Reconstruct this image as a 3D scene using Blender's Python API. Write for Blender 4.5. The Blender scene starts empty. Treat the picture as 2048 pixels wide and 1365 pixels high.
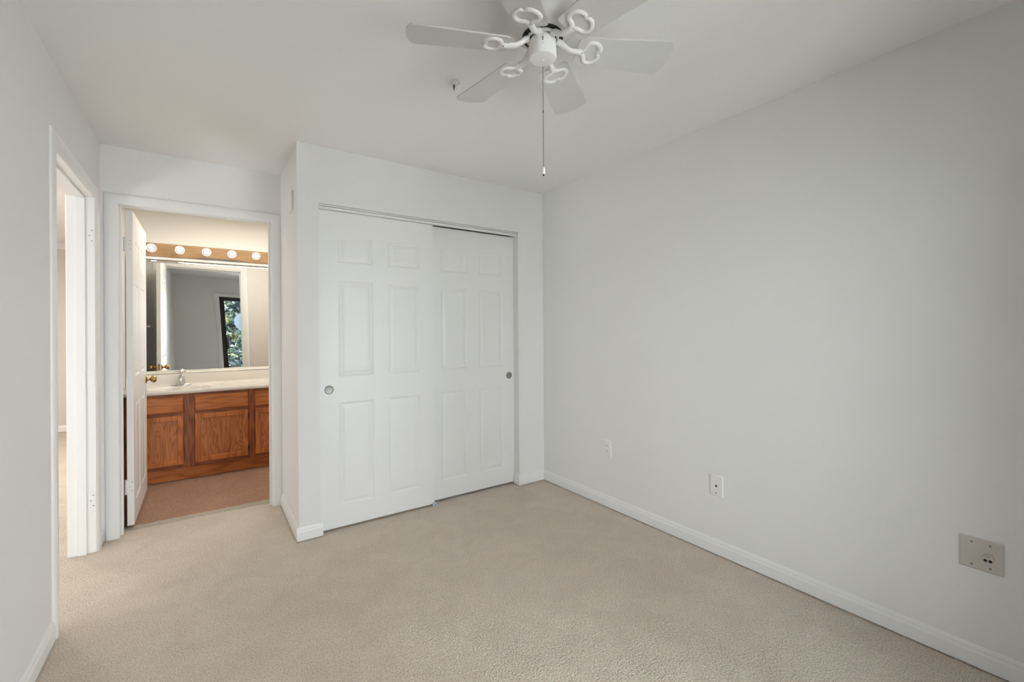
import bpy, bmesh, math, random
from mathutils import Vector, Matrix

S = bpy.context.scene
C = S.collection
PI = math.pi


def lin(r, g, b):
    f = lambda c: (c / 255 / 12.92) if c / 255 <= 0.04045 else ((c / 255 + 0.055) / 1.055) ** 2.4
    return (f(r), f(g), f(b), 1.0)


# ------------------------------------------------------------------ camera
cam_d = bpy.data.cameras.new('camera')
cam = bpy.data.objects.new('camera', cam_d)
C.objects.link(cam)
YAW, PITCH, ROLL, CAM_Z, FPX = 0.606789, 0.0008285, -0.0069076, 1.27737, 882.602
Fv = Vector((math.sin(YAW) * math.cos(PITCH), math.cos(YAW) * math.cos(PITCH), math.sin(PITCH)))
Rv = Vector((math.cos(YAW), -math.sin(YAW), 0))
Uv = Rv.cross(Fv)
R2 = Rv * math.cos(ROLL) + Uv * math.sin(ROLL)
U2 = -Rv * math.sin(ROLL) + Uv * math.cos(ROLL)
cam.matrix_world = Matrix(((R2.x, U2.x, -Fv.x, 0), (R2.y, U2.y, -Fv.y, 0),
                           (R2.z, U2.z, -Fv.z, CAM_Z), (0, 0, 0, 1)))
cam_d.sensor_fit = 'HORIZONTAL'
cam_d.sensor_width = 36
cam_d.lens = FPX / 2048 * 36
cam_d.shift_y = -22.0 / 2048
cam_d.clip_start = 0.01
S.camera = cam

# ------------------------------------------------------------------ sky, sun, exposure
S.view_settings.view_transform = 'Standard'
S.view_settings.look = 'None'
S.view_settings.gamma = 1
S.view_settings.use_curve_mapping = False
S.view_settings.exposure = 0.0
world = bpy.data.worlds.new('sky')
S.world = world
world.use_nodes = True
bg = world.node_tree.nodes['Background']
bg.inputs[0].default_value = (0.97, 0.975, 1.02, 1)
bg.inputs[1].default_value = 15.5
sun_d = bpy.data.lights.new('sun', 'SUN')
sun_d.energy = 24.0
sun_d.angle = 0.01
sun_d.color = (1.0, 0.95, 0.86)
sun = bpy.data.objects.new('sun', sun_d)
C.objects.link(sun)
sun.rotation_euler = Vector((0.72, -0.16, -0.68)).to_track_quat('-Z', 'Y').to_euler()
# daylight portal in the sliding glass door
por_d = bpy.data.lights.new('window_portal', 'AREA')
por_d.shape = 'RECTANGLE'
por_d.size, por_d.size_y = 1.57, 2.05
por_d.cycles.is_portal = True
por = bpy.data.objects.new('window_portal', por_d)
C.objects.link(por)
por.location = (1.035, -0.49, 1.03)
por.rotation_euler = Vector((0, 1, 0)).to_track_quat('-Z', 'Z').to_euler()


def area(name, loc, dirn, sx, sy, power, col):
    d = bpy.data.lights.new(name, 'AREA')
    d.shape = 'RECTANGLE'
    d.size, d.size_y = sx, sy
    d.energy = power
    d.color = col
    o = bpy.data.objects.new(name, d)
    C.objects.link(o)
    o.location = loc
    o.rotation_euler = Vector(dirn).to_track_quat('-Z', 'Z').to_euler()
    return o


# unseen area lights added beyond the left doorway and in the bathroom
area('living_room_low_light', (-2.25, 1.55, 0.78), (0.70, 0.65, 0.25), 0.5, 0.5, 21, (0.96, 0.98, 1.0))  # unseen low source that gives the slanted light edge on the far wall
area('living_room_side_fill', (-3.3, 3.25, 1.2), (1, -0.1, 0.03), 1.0, 1.2, 23, (0.96, 0.98, 1.0))  # fill added for the return wall and far part of the right wall
area('living_room_top_fill', (-2.0, 5.6, 2.40), (0, 0, -1), 0.5, 0.5, 58, (1.0, 0.96, 0.92))  # overhead fill added to brighten the room past the doorway, no fixture built
area('bathroom_top_fill', (0.30, 4.55, 2.42), (0, 0, -1), 1.0, 0.6, 13.5, (1.0, 0.93, 0.84))  # overhead fill added for the vanity and bathroom walls, no fixture built


# ------------------------------------------------------------------ materials
def new_mat(name):
    m = bpy.data.materials.new(name)
    m.use_nodes = True
    nt = m.node_tree
    return m, nt, nt.nodes['Principled BSDF']


def mat(name, col, rough=0.5, metal=0.0, spec=0.5, bump=None, vary=None):
    """bump=(scale, strength, distance)   vary=(scale, amount): albedo mottling"""
    m, nt, b = new_mat(name)
    b.inputs['Base Color'].default_value = col
    b.inputs['Roughness'].default_value = rough
    b.inputs['Metallic'].default_value = metal
    b.inputs['Specular IOR Level'].default_value = spec
    if bump or vary:
        tc = nt.nodes.new('ShaderNodeTexCoord')
    if bump:
        n = nt.nodes.new('ShaderNodeTexNoise')
        n.inputs['Scale'].default_value = bump[0]
        n.inputs['Detail'].default_value = 3
        bn = nt.nodes.new('ShaderNodeBump')
        bn.inputs['Strength'].default_value = bump[1]
        bn.inputs['Distance'].default_value = bump[2]
        nt.links.new(tc.outputs['Object'], n.inputs['Vector'])
        nt.links.new(n.outputs['Fac'], bn.inputs['Height'])
        nt.links.new(bn.outputs['Normal'], b.inputs['Normal'])
    if vary:
        n = nt.nodes.new('ShaderNodeTexNoise')
        n.inputs['Scale'].default_value = vary[0]
        n.inputs['Detail'].default_value = 4
        mx = nt.nodes.new('ShaderNodeMix')
        mx.data_type = 'RGBA'
        k = vary[1]
        mx.inputs['A'].default_value = (col[0] * (1 - k), col[1] * (1 - k), col[2] * (1 - k), 1)
        mx.inputs['B'].default_value = (min(1, col[0] * (1 + k)), min(1, col[1] * (1 + k)), min(1, col[2] * (1 + k)), 1)
        nt.links.new(tc.outputs['Object'], n.inputs['Vector'])
        nt.links.new(n.outputs['Fac'], mx.inputs['Factor'])
        nt.links.new(mx.outputs['Result'], b.inputs['Base Color'])
    return m


def carpet_mat(name, c1, c2, c3):
    m, nt, b = new_mat(name)
    N, L = nt.nodes.new, nt.links.new
    b.inputs['Roughness'].default_value = 1.0
    b.inputs['Specular IOR Level'].default_value = 0.05
    b.inputs['Sheen Weight'].default_value = 0.10
    tc = N('ShaderNodeTexCoord')
    fine = N('ShaderNodeTexNoise'); fine.inputs['Scale'].default_value = 170; fine.inputs['Detail'].default_value = 5
    fine.inputs['Roughness'].default_value = 0.7
    tuft = N('ShaderNodeTexVoronoi'); tuft.inputs['Scale'].default_value = 130
    big = N('ShaderNodeTexNoise'); big.inputs['Scale'].default_value = 4.5; big.inputs['Detail'].default_value = 6
    big.inputs['Distortion'].default_value = 0.8; big.inputs['Roughness'].default_value = 0.62
    for n in (fine, tuft, big):
        L(tc.outputs['Object'], n.inputs['Vector'])
    r1 = N('ShaderNodeValToRGB')
    r1.color_ramp.elements[0].position = 0.32; r1.color_ramp.elements[0].color = c1
    r1.color_ramp.elements[1].position = 0.70; r1.color_ramp.elements[1].color = c3
    e = r1.color_ramp.elements.new(0.5); e.color = c2
    L(fine.outputs['Fac'], r1.inputs['Fac'])
    r2 = N('ShaderNodeValToRGB')
    r2.color_ramp.elements[0].position = 0.40; r2.color_ramp.elements[0].color = (0.93, 0.925, 0.92, 1)
    r2.color_ramp.elements[1].position = 0.60; r2.color_ramp.elements[1].color = (1, 1, 1, 1)
    L(big.outputs['Fac'], r2.inputs['Fac'])
    mx = N('ShaderNodeMix'); mx.data_type = 'RGBA'; mx.blend_type = 'MULTIPLY'
    mx.inputs['Factor'].default_value = 1.0
    L(r1.outputs['Color'], mx.inputs['A']); L(r2.outputs['Color'], mx.inputs['B'])
    L(mx.outputs['Result'], b.inputs['Base Color'])
    ad = N('ShaderNodeMath'); ad.operation = 'SUBTRACT'
    L(fine.outputs['Fac'], ad.inputs[0]); L(tuft.outputs['Distance'], ad.inputs[1])
    bn = N('ShaderNodeBump'); bn.inputs['Strength'].default_value = 0.8; bn.inputs['Distance'].default_value = 0.008
    L(ad.outputs[0], bn.inputs['Height'])
    bn2 = N('ShaderNodeBump'); bn2.inputs['Strength'].default_value = 0.25; bn2.inputs['Distance'].default_value = 0.02
    L(big.outputs['Fac'], bn2.inputs['Height']); L(bn.outputs['Normal'], bn2.inputs['Normal'])
    L(bn2.outputs['Normal'], b.inputs['Normal'])
    return m


def oak_mat(name, axis, dark, mid, light, cathedral=0.0, seed=0.0, rough=0.38):
    """grain runs along axis ('x' or 'z'); cathedral > 0 bends the rings into arches"""
    m, nt, b = new_mat(name)
    N, L = nt.nodes.new, nt.links.new
    b.inputs['Roughness'].default_value = rough
    b.inputs['Coat Weight'].default_value = 0.15
    tc = N('ShaderNodeTexCoord')
    oi = N('ShaderNodeObjectInfo')
    vm = N('ShaderNodeVectorMath'); vm.operation = 'ADD'
    sc = N('ShaderNodeVectorMath'); sc.operation = 'SCALE'; sc.inputs['Scale'].default_value = 7.0
    cx = N('ShaderNodeCombineXYZ')
    L(oi.outputs['Random'], cx.inputs['X']); L(oi.outputs['Random'], cx.inputs['Z'])
    L(cx.outputs['Vector'], sc.inputs[0])
    L(tc.outputs['Object'], vm.inputs[0]); L(sc.outputs['Vector'], vm.inputs[1])
    mp = N('ShaderNodeMapping')
    k = 7.0
    mp.inputs['Scale'].default_value = (1.0, k, k) if axis == 'x' else (k, k, 1.0)
    mp.inputs['Location'].default_value = (seed, seed * 0.7, seed * 1.3)
    L(vm.outputs['Vector'], mp.inputs['Vector'])
    n1 = N('ShaderNodeTexNoise'); n1.inputs['Scale'].default_value = 2.2 if cathedral else 1.6
    n1.inputs['Detail'].default_value = 2; n1.inputs['Distortion'].default_value = cathedral
    L(mp.outputs['Vector'], n1.inputs['Vector'])
    mul = N('ShaderNodeMath'); mul.operation = 'MULTIPLY'; mul.inputs[1].default_value = 62 if cathedral else 40
    L(n1.outputs['Fac'], mul.inputs[0])
    sn = N('ShaderNodeMath'); sn.operation = 'SINE'
    L(mul.outputs[0], sn.inputs[0])
    mp2 = N('ShaderNodeMapping')
    mp2.inputs['Scale'].default_value = (6, 260, 260) if axis == 'x' else (260, 260, 6)
    L(vm.outputs['Vector'], mp2.inputs['Vector'])
    n2 = N('ShaderNodeTexNoise'); n2.inputs['Scale'].default_value = 1.0; n2.inputs['Detail'].default_value = 3
    L(mp2.outputs['Vector'], n2.inputs['Vector'])
    a1 = N('ShaderNodeMath'); a1.operation = 'MULTIPLY_ADD'; a1.inputs[1].default_value = 0.20; a1.inputs[2].default_value = 0.26
    L(sn.outputs[0], a1.inputs[0])
    a2 = N('ShaderNodeMath'); a2.operation = 'MULTIPLY_ADD'; a2.inputs[1].default_value = 0.5
    L(n2.outputs['Fac'], a2.inputs[0]); L(a1.outputs[0], a2.inputs[2])
    rp = N('ShaderNodeValToRGB')
    rp.color_ramp.elements[0].position = 0.12; rp.color_ramp.elements[0].color = dark
    rp.color_ramp.elements[1].position = 0.85; rp.color_ramp.elements[1].color = light
    e = rp.color_ramp.elements.new(0.45); e.color = mid
    L(a2.outputs[0], rp.inputs['Fac'])
    L(rp.outputs['Color'], b.inputs['Base Color'])
    return m


M = {}
M['wall'] = mat('wall_paint', (0.835, 0.828, 0.815, 1), 0.75, spec=0.3, bump=(260, 0.06, 0.002))
M['ceiling'] = mat('ceiling_paint', (0.89, 0.885, 0.875, 1), 0.9, spec=0.2, bump=(180, 0.06, 0.002))
M['bathwall'] = mat('bathroom_paint', (0.78, 0.755, 0.705, 1), 0.55, spec=0.4, bump=(220, 0.05, 0.002))
M['hallwall'] = mat('hall_paint', (0.72, 0.675, 0.62, 1), 0.7, spec=0.3)
M['trim'] = mat('trim_paint', (0.87, 0.868, 0.85, 1), 0.38, spec=0.5)
M['door'] = mat('door_paint', (0.87, 0.868, 0.85, 1), 0.40, spec=0.5, bump=(90, 0.03, 0.002))
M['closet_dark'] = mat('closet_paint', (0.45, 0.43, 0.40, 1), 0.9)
M['carpet'] = carpet_mat('beige_carpet', lin(184, 168, 150), lin(233, 218, 200), lin(255, 246, 230))
M['bathcarpet'] = carpet_mat('brown_carpet', lin(140, 104, 82), lin(192, 151, 124), lin(216, 178, 151))
M['seam'] = carpet_mat('carpet_seam', lin(158, 147, 130), lin(206, 194, 177), lin(234, 224, 208))
M['fan'] = mat('fan_white', (0.80, 0.795, 0.775, 1), 0.35, spec=0.5)
M['blade'] = mat('blade_white', (0.61, 0.61, 0.59, 1), 0.5, spec=0.4)
M['black'] = mat('black_metal', (0.006, 0.006, 0.006, 1), 0.45)
M['darkgap'] = mat('dark_motor', (0.012, 0.011, 0.008, 1), 0.6)
M['chrome'] = mat('chrome', (0.66, 0.66, 0.65, 1), 0.14, metal=1.0)
M['nickel'] = mat('satin_nickel', (0.36, 0.35, 0.32, 1), 0.5, metal=1.0)
M['brass'] = mat('antique_brass', (0.50, 0.34, 0.15, 1), 0.25, metal=1.0)
M['plastic'] = mat('white_plastic', (0.84, 0.835, 0.815, 1), 0.4)
M['beige_plastic'] = mat('beige_plastic', (0.60, 0.56, 0.51, 1), 0.4)
M['slot'] = mat('slot_dark', (0.01, 0.008, 0.006, 1), 0.7)
M['screw'] = mat('screw_metal', (0.22, 0.20, 0.18, 1), 0.4, metal=0.7)
M['guide'] = mat('guide_plastic', (0.50, 0.56, 0.66, 1), 0.4)
M['marble'] = mat('cultured_marble', (0.84, 0.80, 0.73, 1), 0.10, spec=0.6, vary=(9, 0.02))
M['red'] = mat('red_glass', (0.10, 0.008, 0.006, 1), 0.15)
M['deck'] = mat('concrete', (0.62, 0.61, 0.59, 1), 0.9, vary=(6, 0.15))
M['rail'] = mat('rail_metal', (0.02, 0.045, 0.06, 1), 0.5)
M['dish'] = mat('dish_paint', (0.20, 0.27, 0.36, 1), 0.5, vary=(14, 0.15))
M['stucco'] = mat('stucco', (0.72, 0.70, 0.67, 1), 0.9, bump=(60, 0.4, 0.01))
M['bark'] = mat('bark', (0.06, 0.045, 0.03, 1), 0.9, vary=(20, 0.4))
M['arc_grey'] = mat('dark_grey_arc', (0.10, 0.13, 0.16, 1), 0.5)
OAK = (lin(144, 75, 31), lin(192, 112, 54), lin(210, 132, 70))
M['oak_x'] = oak_mat('oak_grain_across', 'x', *OAK)
M['oak_z'] = oak_mat('oak_grain_up', 'z', *OAK)
M['oak_cath'] = oak_mat('oak_cathedral_panel', 'z', lin(118, 60, 26), lin(188, 112, 58), lin(208, 134, 76), cathedral=0.9, seed=2.0)
DRK = (lin(96, 48, 22), lin(146, 80, 42), lin(170, 102, 58))
M['frame_x'] = oak_mat('dark_oak_across', 'x', *DRK)
M['frame_z'] = oak_mat('dark_oak_up', 'z', *DRK)
M['oak_bar'] = oak_mat('pale_oak_bar', 'x', lin(148, 115, 78), lin(162, 128, 88), lin(174, 140, 100), rough=0.4)

mm, nt, b = new_mat('mirror_silver')
b.inputs['Base Color'].default_value = (0.92, 0.93, 0.92, 1)
b.inputs['Metallic'].default_value = 1.0
b.inputs['Roughness'].default_value = 0.0
M['mirror'] = mm


def thin_glass(name, tint, ior=1.45):
    m = bpy.data.materials.new(name)
    m.use_nodes = True
    nt = m.node_tree
    nt.nodes.clear()
    N = nt.nodes.new
    o = N('ShaderNodeOutputMaterial'); t = N('ShaderNodeBsdfTransparent'); g = N('ShaderNodeBsdfGlossy')
    f = N('ShaderNodeFresnel'); x = N('ShaderNodeMixShader')
    f.inputs['IOR'].default_value = ior
    t.inputs['Color'].default_value = tint
    g.inputs['Roughness'].default_value = 0.0
    nt.links.new(f.outputs[0], x.inputs[0]); nt.links.new(t.outputs[0], x.inputs[1])
    nt.links.new(g.outputs[0], x.inputs[2]); nt.links.new(x.outputs[0], o.inputs[0])
    return m


M['pane'] = thin_glass('window_glass', (0.93, 0.96, 0.96, 1))
M['bulbglass'] = thin_glass('bulb_glass', (0.98, 0.95, 0.88, 1), 1.5)
mm = bpy.data.materials.new('bulb_glow')
mm.use_nodes = True
mm.node_tree.nodes.clear()
o_ = mm.node_tree.nodes.new('ShaderNodeOutputMaterial')
e_ = mm.node_tree.nodes.new('ShaderNodeEmission')
e_.inputs[0].default_value = (1.0, 0.93, 0.84, 1)
e_.inputs[1].default_value = 7.5
mm.node_tree.links.new(e_.outputs[0], o_.inputs[0])
M['glow'] = mm

mm, nt, b = new_mat('leaf')
b.inputs['Roughness'].default_value = 0.5
oi = nt.nodes.new('ShaderNodeTexCoord')
nz = nt.nodes.new('ShaderNodeTexNoise'); nz.inputs['Scale'].default_value = 2.6; nz.inputs['Detail'].default_value = 5
rp = nt.nodes.new('ShaderNodeValToRGB')
rp.color_ramp.elements[0].position = 0.42; rp.color_ramp.elements[0].color = (0.004, 0.014, 0.016, 1)
rp.color_ramp.elements[1].position = 0.72; rp.color_ramp.elements[1].color = (0.15, 0.15, 0.04, 1)
e = rp.color_ramp.elements.new(0.56); e.color = (0.014, 0.036, 0.026, 1)
nt.links.new(oi.outputs['Object'], nz.inputs['Vector'])
nt.links.new(nz.outputs['Fac'], rp.inputs['Fac'])
nt.links.new(rp.outputs['Color'], b.inputs['Base Color'])
M['leaf'] = mm


# ------------------------------------------------------------------ mesh helpers
class MB:
    def __init__(self):
        self.bm = bmesh.new()

    def box(self, x0, x1, y0, y1, z0, z1, bevel=0.0, seg=2):
        bm = self.bm
        v = [bm.verts.new((x, y, z)) for x in (x0, x1) for y in (y0, y1) for z in (z0, z1)]
        idx = [(0, 1, 3, 2), (4, 6, 7, 5), (0, 4, 5, 1), (2, 3, 7, 6), (0, 2, 6, 4), (1, 5, 7, 3)]
        fs = [bm.faces.new([v[i] for i in q]) for q in idx]
        if bevel > 0:
            es = set(e for f in fs for e in f.edges)
            bmesh.ops.bevel(bm, geom=list(es), offset=bevel, segments=seg, profile=0.5, affect='EDGES')
        return self

    def face(self, pts):
        self.bm.faces.new([self.bm.verts.new(p) for p in pts])
        return self

    def loft(self, rings, closed=True, cap=True):
        bm = self.bm
        vr = [[bm.verts.new(p) for p in r] for r in rings]
        n = len(vr[0])
        m = n if closed else n - 1
        for a, b_ in zip(vr[:-1], vr[1:]):
            for i in range(m):
                j = (i + 1) % n
                bm.faces.new((a[i], a[j], b_[j], b_[i]))
        if cap:
            if len(vr[0]) > 2:
                bm.faces.new(list(reversed(vr[0])))
                bm.faces.new(vr[-1])
        return self

    def lathe(self, prof, center=(0, 0, 0), axis='z', n=32, cap=True, sx=1.0, sy=1.0):
        """prof: list of (radius, height along axis)"""
        cx, cy, cz = center
        rings = []
        for r, h in prof:
            r = max(r, 1e-5)
            ring = []
            for i in range(n):
                a = 2 * PI * i / n
                p, q = r * math.cos(a) * sx, r * math.sin(a) * sy
                if axis == 'z':
                    ring.append((cx + p, cy + q, cz + h))
                elif axis == 'x':
                    ring.append((cx + h, cy + p, cz + q))
                else:
                    ring.append((cx + p, cy + h, cz + q))
            rings.append(ring)
        return self.loft(rings, True, cap)

    def tube(self, pts, r, n=10, cap=True, flat=None):
        """pts: list of Vector; r: float or list; flat: (scale) squash along world z"""
        pts = [Vector(p) for p in pts]
        rs = r if isinstance(r, (list, tuple)) else [r] * len(pts)
        rings = []
        prev = None
        for i, p in enumerate(pts):
            t = (pts[min(i + 1, len(pts) - 1)] - pts[max(i - 1, 0)]).normalized()
            if prev is None:
                a = Vector((0, 0, 1)) if abs(t.z) < 0.9 else Vector((1, 0, 0))
                u = t.cross(a).normalized()
            else:
                u = (prev - t * prev.dot(t)).normalized()
            prev = u
            w = t.cross(u).normalized()
            fl = flat or 1.0
            rings.append([p + u * rs[i] * math.cos(2 * PI * k / n) + w * rs[i] * fl * math.sin(2 * PI * k / n) for k in range(n)])
        return self.loft(rings, True, cap)

    def sphere(self, c, r, nu=24, nv=14, sx=1, sy=1, sz=1):
        prof = [(r * math.sin(PI * i / nv), -r * math.cos(PI * i / nv) * sz) for i in range(nv + 1)]
        return self.lathe(prof, c, 'z', nu, True, sx, sy)

    def prism(self, prof, p0, p1, ax_a, ax_b):
        """sweep 2D profile (a,b) from p0 to p1; ax_a, ax_b are world directions of the profile axes"""
        p0, p1, A, B = Vector(p0), Vector(p1), Vector(ax_a), Vector(ax_b)
        return self.loft([[p0 + A * a + B * b for a, b in prof], [p1 + A * a + B * b for a, b in prof]])

    def obj(self, name, material, parent=None, smooth=None, bevel=None):
        bm = self.bm
        bmesh.ops.recalc_face_normals(bm, faces=bm.faces)
        me = bpy.data.meshes.new(name)
        bm.to_mesh(me)
        bm.free()
        me.materials.append(material)
        if smooth is not None:
            for p in me.polygons:
                p.use_smooth = True
            me.set_sharp_from_angle(angle=math.radians(smooth))
        o = bpy.data.objects.new(name, me)
        C.objects.link(o)
        if parent is not None:
            o.parent = parent
        if bevel:
            md = o.modifiers.new('bevel', 'BEVEL')
            md.width = bevel
            md.segments = 2
            md.limit_method = 'ANGLE'
            md.angle_limit = math.radians(40)
        return o


def empty(name, loc=(0, 0, 0), rz=0.0):
    o = bpy.data.objects.new(name, None)
    C.objects.link(o)
    o.location = loc
    o.rotation_euler = (0, 0, rz)
    o.empty_display_size = 0.05
    return o


def tag(o, label, cat, group=None):
    o['label'] = label
    o['category'] = cat
    if group:
        o['group'] = group
    return o


def struct(o, label=None, cat=None):
    o['kind'] = 'structure'
    if label:
        o['label'] = label
        o['category'] = cat
    return o


def part(o, label):
    o['label'] = label
    return o


# ------------------------------------------------------------------ room dimensions (metres)
H = 2.44
XL, XR, XRET = -0.530, 2.372, 0.460
YC, YB, YREAR = 2.951, 3.661, -0.35
T = 0.115
LX = XL - T                      # hall side of the left wall
D0, D1, DH = 2.672, 3.504, 2.068  # left doorway (between jambs) and door head
B0, B1, BH = -0.4445, 0.3945, 2.090  # bathroom doorway
BY2 = YB + T                     # bathroom side of that wall
YM = 5.305                       # bathroom back wall
BXL, BXR = -0.600, 0.98
O0, O1, OH = 0.584, 2.113, 2.084  # closet opening
SX0, SX1, SZ1 = 0.25, 1.82, 2.06  # sliding glass door
Y8, X8 = 8.0, -4.2               # living room beyond
WT = 0.12

# ------------------------------------------------------------------ walls, floor, ceiling
b = MB().box(LX, XL, YREAR, D0 - 0.02, 0, H).box(LX, XL, D1 + 0.02, YB, 0, H).box(LX, XL, D0 - 0.02, D1 + 0.02, DH + 0.02, H)
struct(b.obj('wall_left', M['wall']))
struct(MB().box(XR, XR + T, YREAR, YB + T, 0, H).obj('wall_right', M['wall']))
b = MB().box(XRET, O0, YC, YC + T, 0, H).box(O1, XR, YC, YC + T, 0, H).box(O0, O1, YC, YC + T, OH, H)
struct(b.obj('wall_closet', M['wall']))
struct(MB().box(XRET, XRET + T, YC + T, YB, 0, H).obj('wall_return', M['wall']))
b = MB().box(LX, B0 - 0.02, YB, BY2, 0, H).box(B1 + 0.02, XR, YB, BY2, 0, H).box(B0 - 0.02, B1 + 0.02, YB, BY2, BH + 0.02, H)
struct(b.obj('wall_far', M['wall']))
b = MB().box(LX - 0.05, SX0, YREAR - WT, YREAR, 0, H).box(SX1, XR + T, YREAR - WT, YREAR, 0, H).box(SX0, SX1, YREAR - WT, YREAR, SZ1, H)
struct(b.obj('wall_rear', M['wall']))
# thin painted lining of the bathroom side of the far wall, and the other bathroom walls
b = MB().box(BXL, B0 - 0.02, BY2, BY2 + 0.006, 0, H).box(B1 + 0.02, BXR, BY2, BY2 + 0.006, 0, H).box(B0 - 0.02, B1 + 0.02, BY2, BY2 + 0.006, BH + 0.02, H)
struct(b.obj('wall_bath_front', M['bathwall']))
struct(MB().box(LX, BXR + T, YM, YM + T, 0, H).obj('wall_bath_back', M['bathwall']))
struct(MB().box(LX, BXL, BY2, YM, 0, H).obj('wall_bath_left', M['bathwall']))
struct(MB().box(BXR, BXR + T, BY2, YM, 0, H).obj('wall_bath_right', M['bathwall']))
# living room beyond the left doorway
struct(MB().box(LX, LX + 0.1, YM + T, Y8, 0, H).obj('wall_hall_right', M['hallwall']))
struct(MB().box(X8, LX + 0.1, Y8, Y8 + T, 0, H).obj('wall_hall_far', M['hallwall']))
struct(MB().box(X8 - T, X8, 0.8, Y8, 0, H).obj('wall_hall_left', M['hallwall']))
struct(MB().box(X8, LX, 0.7, 0.8, 0, H).obj('wall_hall_near', M['hallwall']))
prof_crown = [(0, 0), (0.07, 0), (0.07, -0.012), (0.05, -0.03), (0.022, -0.055), (0.012, -0.075), (0, -0.075)]
struct(MB().prism(prof_crown, (X8, Y8, H), (LX, Y8, H), (0, -1, 0), (0, 0, 1)).obj('trim_9', M['trim']))
# floors and ceiling
b = MB().box(LX, XR + T, YREAR - WT, YB, -0.1, 0).box(B0 - 0.02, B1 + 0.02, YB, YB + 0.085, -0.1, 0)
struct(b.obj('floor', M['carpet']))
struct(MB().box(X8, LX, 0.8, Y8, -0.1, 0).obj('floor_hall', M['carpet']))
struct(MB().box(LX, BXR, BY2, YM, -0.1, -0.002).box(B0 - 0.02, B1 + 0.02, YB + 0.085, BY2, -0.1, -0.002).obj('floor_bath', M['bathcarpet']))
rng = random.Random(4)
b = MB()
n = 40
top, bot = [], []
for i in range(n + 1):
    x = B0 + (B1 - B0) * i / n
    top.append((x, YB + 0.165 + rng.uniform(-0.006, 0.006), 0.002))
    bot.append((x, YB + 0.088 + rng.uniform(-0.004, 0.004), 0.004))
vt = [b.bm.verts.new(p) for p in top]
vb = [b.bm.verts.new(p) for p in bot]
v0 = [b.bm.verts.new((p[0], p[1] + 0.003, -0.004)) for p in top]
v1 = [b.bm.verts.new((p[0], p[1] - 0.003, -0.004)) for p in bot]
for i in range(n):
    b.bm.faces.new((vb[i], vb[i + 1], vt[i + 1], vt[i]))
    b.bm.faces.new((vt[i], vt[i + 1], v0[i + 1], v0[i]))
    b.bm.faces.new((v1[i], v1[i + 1], vb[i + 1], vb[i]))
struct(b.obj('trim_1', M['seam'], smooth=30))
struct(MB().box(LX, XR + T, YREAR - WT, YB + T, H, H + 0.1).obj('ceiling', M['ceiling']))
struct(MB().box(X8 - T, LX, 0.7, Y8 + T, H, H + 0.1).box(LX, LX + 0.1, YM + T, Y8 + T, H, H + 0.1).obj('ceiling_hall', M['ceiling']))
struct(MB().box(LX, BXR + T, BY2, YM + T, H, H + 0.1).obj('ceiling_bath', M['bathwall']))

# ------------------------------------------------------------------ baseboards
BP = [(0, 0), (0.0125, 0), (0.0125, 0.050), (0.011, 0.056), (0.0085, 0.060), (0.0085, 0.066), (0.006, 0.074), (0.0025, 0.080), (0, 0.080)]
BZ = 0.006


def base(name, runs, material=None):
    b = MB()
    for p0, p1, nrm in runs:
        b.prism(BP, (p0[0], p0[1], BZ), (p1[0], p1[1], BZ), (nrm[0], nrm[1], 0), (0, 0, 1))
    return struct(b.obj(name, material or M['trim']))


base('baseboard_left', [((XL, YREAR), (XL, D0 - 0.078), (1, 0)), ((XL, D1 + 0.07), (XL, YB - 0.016), (1, 0))])
base('baseboard_right', [((XR, YREAR), (XR, YC), (-1, 0))])
base('baseboard_closet', [((XRET - 0.0125, YC), (O0 + 0.0125, YC), (0, -1)), ((O1 - 0.0125, YC), (XR, YC), (0, -1)),
                          ((O0, YC + 0.0002), (O0, YC + 0.026), (1, 0)), ((O1, YC + 0.0002), (O1, YC + 0.064), (-1, 0))])
base('baseboard_return', [((XRET, YC + 0.0002), (XRET, YB - 0.016), (-1, 0))])
base('baseboard_rear', [((XL, YREAR), (SX0 - 0.09, YREAR), (0, 1)), ((SX1 + 0.09, YREAR), (XR, YREAR), (0, 1))])
base('baseboard_bath', [((0.47, BY2 + 0.006), (BXR, BY2 + 0.006), (0, 1))])
base('baseboard_hall', [((X8, Y8), (LX, Y8), (0, -1))])

# ------------------------------------------------------------------ door casings and jambs
CP = [(0, 0), (0, 0.005), (0.004, 0.009), (0.014, 0.0138), (0.026, 0.0148), (0.036, 0.013), (0.046, 0.012), (0.052, 0.010), (0.058, 0.010), (0.062, 0.007), (0.066, 0.0)]


def casing(b, u0, u1, zt, wall, axis, sgn, w=0.066):
    """mitred three-sided casing round an opening u0..u1, head zt, on the wall plane 'wall' (axis x: wall at x const)"""
    def P(u, z, d):
        return (wall + sgn * d, u, z) if axis == 'x' else (u, wall + sgn * d, z)
    k = w / 0.066
    prof = [(w - a * k, t) for a, t in CP]      # a measured from the outer edge; w-a = distance from the opening
    rings = [[P(u0 - a, 0.0, t) for a, t in prof], [P(u0 - a, zt + a, t) for a, t in prof],
             [P(u1 + a, zt + a, t) for a, t in prof], [P(u1 + a, 0.0, t) for a, t in prof]]
    b.loft(rings, True, True)
    return b


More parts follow.
